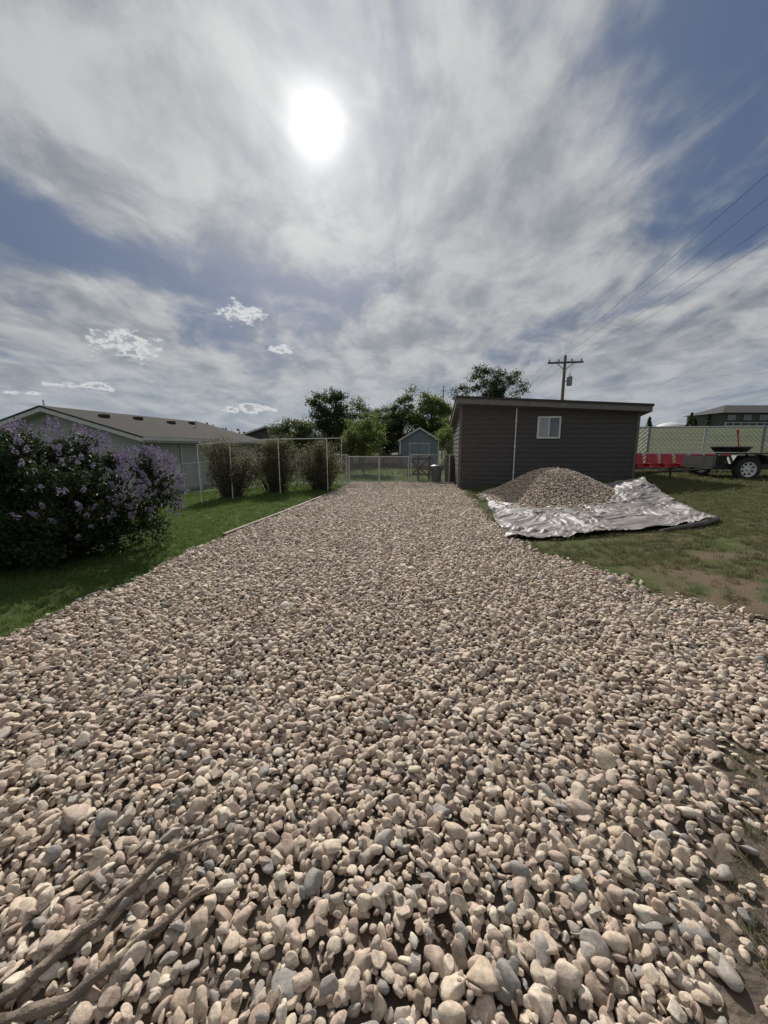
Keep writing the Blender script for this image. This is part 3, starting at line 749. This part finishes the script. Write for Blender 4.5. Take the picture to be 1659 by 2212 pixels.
# ------------------------------------------------------------ red seats
M_red=mat('red_plastic',(.50,.03,.045),(.38,.02,.03),rough=.4)
zs=float(H(11,15)); st=empty('red_bleacher_seats',(0,15,zs))
mb=MB()
for x in (9.9,10.48,11.06,11.64,12.22,12.8,13.4):
    mb.box((x-.24,-.25,.20),(x+.24,.12,.24)); 
    vs=[(x-.24,.12,.24),(x+.24,.12,.24),(x+.21,.2,.72),(x-.21,.2,.72),(x-.24,.16,.24),(x+.24,.16,.24),(x+.21,.24,.72),(x-.21,.24,.72)]
    mb.poly(vs,[(0,1,2,3),(5,4,7,6),(3,2,6,7),(0,3,7,4),(1,5,6,2)])
    for s_ in (-.24,.22): mb.box((x+s_,-.24,.242),(x+s_+.02,.11,.36))
mb.build('seats',[M_red],parent=st,bevel=.01)
mb=MB(); mb.box((9.5,-.05,.12),(13.8,.05,.195)); mb.box((9.5,.25,.68),(13.8,.28,.78))
for x in (9.6,10.77,11.93,13.1): mb.box((x,-.04,-.05),(x+.06,.04,.119)); mb.box((x,.285,-.05),(x+.05,.32,.8))
mb.build('seat_rail',[M_wtrim],parent=st)

# ------------------------------------------------------------ branch in gravel
M_br=mat('dead_branch',(.20,.155,.12),(.09,.068,.052),scale=14,bump=1.0,bscale=30,rough=.9)
mb=MB()
def wob(pts,rad):
    pts=[Vector(p) for p in pts]; out=[];rr=[]
    for i in range(len(pts)-1):
        for k in range(5):
            t=k/5; q=pts[i].lerp(pts[i+1],t); q+=Vector((noise.noise(q*23),noise.noise(q*23+Vector((5,5,5))),0))*.012; out.append(q); rr.append((rad[i]*(1-t)+rad[i+1]*t)*(1+.15*noise.noise(q*60)))
    out.append(pts[-1]); rr.append(rad[-1]); return out,rr
p,r_=wob([(-1.12,.76,.035),(-1.0,.82,.04),(-.9,.97,.045),(-.80,1.12,.055),(-.765,1.16,.07),(-.72,1.14,.07),(-.70,1.05,.035)],[.014,.015,.014,.013,.016,.018,.013]); mb.tube(p,r_,10)
p,r_=wob([(-1.2,.72,.03),(-1.0,.76,.035),(-.84,.80,.04),(-.76,.88,.05),(-.66,.98,.055),(-.59,1.06,.045)],[.017,.017,.015,.013,.011,.006]); mb.tube(p,r_,10)
p,r_=wob([(-.80,1.12,.055),(-.70,1.20,.06),(-.6,1.25,.04)],[.009,.006,.003]); mb.tube(p,r_,8)
mb.build('dead_branch',[M_br],smooth=True)

# ------------------------------------------------------------ world
SD=Vector((-.174,1.168,.834)).normalized()
el=math.asin(SD.z); az=math.atan2(SD.x,SD.y)
w=bpy.data.worlds.new('World'); scene.world=w; w.use_nodes=True
w.cycles.sampling_method='MANUAL'; w.cycles.sample_map_resolution=512
nt=w.node_tree; N=nt.nodes; L=nt.links
for q in list(N): N.remove(q)
out=N.new('ShaderNodeOutputWorld'); bg=N.new('ShaderNodeBackground'); bg.inputs[1].default_value=.1; L.new(bg.outputs[0],out.inputs[0])
sky=N.new('ShaderNodeTexSky'); sky.sky_type='NISHITA'; sky.sun_disc=False; sky.sun_elevation=el; sky.sun_rotation=az
tc=N.new('ShaderNodeTexCoord'); nv=N.new('ShaderNodeVectorMath'); nv.operation='NORMALIZE'; L.new(tc.outputs['Generated'],nv.inputs[0]); D=nv.outputs[0]
sp=N.new('ShaderNodeSeparateXYZ'); L.new(D,sp.inputs[0])
def vm(op,a,b_=None,sc=None):
    q=N.new('ShaderNodeVectorMath'); q.operation=op
    for k,v in ((0,a),(1,b_)):
        if v is None: continue
        if isinstance(v,tuple): q.inputs[k].default_value=v
        else: L.new(v,q.inputs[k])
    if sc is not None:
        if isinstance(sc,(int,float)): q.inputs['Scale'].default_value=sc
        else: L.new(sc,q.inputs['Scale'])
    return q.outputs['Value'] if op in('DOT_PRODUCT','LENGTH') else q.outputs[0]
def sstep(o,a,b_,c=0,d=1):
    q=N.new('ShaderNodeMapRange'); q.interpolation_type='SMOOTHSTEP'; L.new(o,q.inputs[0])
    for i,v in enumerate((a,b_,c,d)): q.inputs[i+1].default_value=v
    return q.outputs[0]
zc=mth('ADD',mth('MAXIMUM',sp.outputs[2],0.0),.20)
px=mth('DIVIDE',sp.outputs[0],zc); py=mth('DIVIDE',sp.outputs[1],zc)
cb=N.new('ShaderNodeCombineXYZ'); L.new(px,cb.inputs[0]); L.new(py,cb.inputs[1])
def cn(scale,rot,stretch,det=7,dist=.6,rough=.6,off=(0,0,0)):
    mp=N.new('ShaderNodeMapping'); mp.inputs['Rotation'].default_value=(0,0,rot); mp.inputs['Scale'].default_value=stretch; mp.inputs['Location'].default_value=off
    L.new(cb.outputs[0],mp.inputs[0]); q=N.new('ShaderNodeTexNoise'); q.inputs['Scale'].default_value=scale; q.inputs['Detail'].default_value=det; q.inputs['Distortion'].default_value=dist; q.inputs['Roughness'].default_value=rough
    L.new(mp.outputs[0],q.inputs['Vector']); return q.outputs[0]
nA=cn(1.6,.5,(1,.9,1),off=(3,1,0),dist=.3,rough=.55); nB=cn(3.6,.3,(1,.6,1),dist=.45,rough=.6,off=(7,2,0)); nC=cn(3.4,-.3,(1,.8,1),dist=.4,off=(1,9,0),det=7,rough=.6)
cov=mth('ADD',mth('MULTIPLY',nA,.60),mth('MULTIPLY',nB,.40))
def blob(c,r,zs=1):
    d=vm('SUBTRACT',D,c); d=vm('MULTIPLY',d,(1,1,zs)); return sstep(vm('LENGTH',d),0,r,1,0)
for c,r,wt,zs_ in (((-.09,.93,.355),.28,-.15,2.6),((-.42,.84,.34),.32,-.13,3.4),((-.57,.74,.37),.24,-.10,3),((.43,.716,.55),.30,-.12,1),((.213,.726,.653),.18,-.12,1),((-.62,.62,.47),.24,-.10,1.2),((.58,.73,.36),.3,-.08,2),((.15,.87,.46),.28,.09,1),((-.3,.78,.55),.35,.06,1),((-.2,.96,.2),.3,-.02,3)):
    cov=mth('ADD',cov,mth('MULTIPLY',blob(c,r,zs_),wt))
mask=sstep(cov,.33,.51)
dot=vm('DOT_PRODUCT',D,tuple(SD)); dp=mth('MAXIMUM',dot,0.0)
glow=mth('ADD',mth('MULTIPLY',mth('POWER',dp,8),.12),mth('MULTIPLY',mth('POWER',dp,50),.18))
core=mth('ADD',mth('MULTIPLY',mth('POWER',dp,900),.78),mth('MULTIPLY',mth('POWER',dp,220),.14))
blue=mixc(None,sky.outputs[0],(.74,1.12,2.05)); 
blue.node.inputs[0].default_value=.9
cl=mixc(sstep(mth('ADD',mth('MULTIPLY',nC,.6),mth('MULTIPLY',nB,.4)),.36,.62),(2.25,2.5,2.85),(4.8,4.9,5.0))
c0=mixc(mask,blue,cl)
hz=sstep(sp.outputs[2],.0,.26,.7,0)
c0=mixc(mth('MULTIPLY',hz,.85),c0,(3.5,4.0,4.6))
n3=N.new('ShaderNodeTexNoise'); n3.inputs['Scale'].default_value=24; n3.inputs['Detail'].default_value=7; n3.inputs['Roughness'].default_value=.68
L.new(vm('MULTIPLY',D,(1,1,2.0)),n3.inputs['Vector'])
cm=None
for c,r,zs_ in (((-.525,.826,.205),.14,2.7),((-.319,.904,.287),.105,2.4),((-.319,.944,.090),.13,6.5),((-.24,.955,.225),.045,2.2),((-.6,.79,.12),.11,7),((-.66,.74,.10),.06,6)):
    b_=blob(c,r,zs_); cm=b_ if cm is None else mth('MAXIMUM',cm,b_)
cd=mth('ADD',mth('MULTIPLY',cm,.30),n3.outputs[0])
cmask=mth('MULTIPLY',sstep(cd,.65,.80),sstep(cm,.02,.3))
ccol=mixc(sstep(cd,.74,.88),(7.0,7.1,7.1),(3.1,3.3,3.7))
c1=mixc(cmask,c0,ccol)
gl=mth('MULTIPLY',mth('ADD',glow,core),10)
c2=vm('ADD',c1,vm('SCALE',(1,.99,.96),None,gl))
c3=mixc(sstep(sp.outputs[2],-.02,0.0),(1.0,1.05,.8),c2)
L.new(c3,bg.inputs[0])
sl_=bpy.data.lights.new('sun','SUN'); sl_.energy=5.0; sl_.angle=math.radians(.6); sl_.color=(1,.945,.87)
so=bpy.data.objects.new('sun',sl_); so.rotation_euler=(-SD).to_track_quat('-Z','Y').to_euler(); so.location=(0,0,20); col.objects.link(so)

# ------------------------------------------------------------ camera
cam=bpy.data.cameras.new('camera'); cam.sensor_fit='HORIZONTAL'; cam.sensor_width=36; cam.lens=18.03; cam.clip_start=.05; cam.clip_end=3000
co=bpy.data.objects.new('camera',cam); co.location=(0,0,1.5); co.rotation_euler=(math.radians(90-9.56),0,0); col.objects.link(co); scene.camera=co
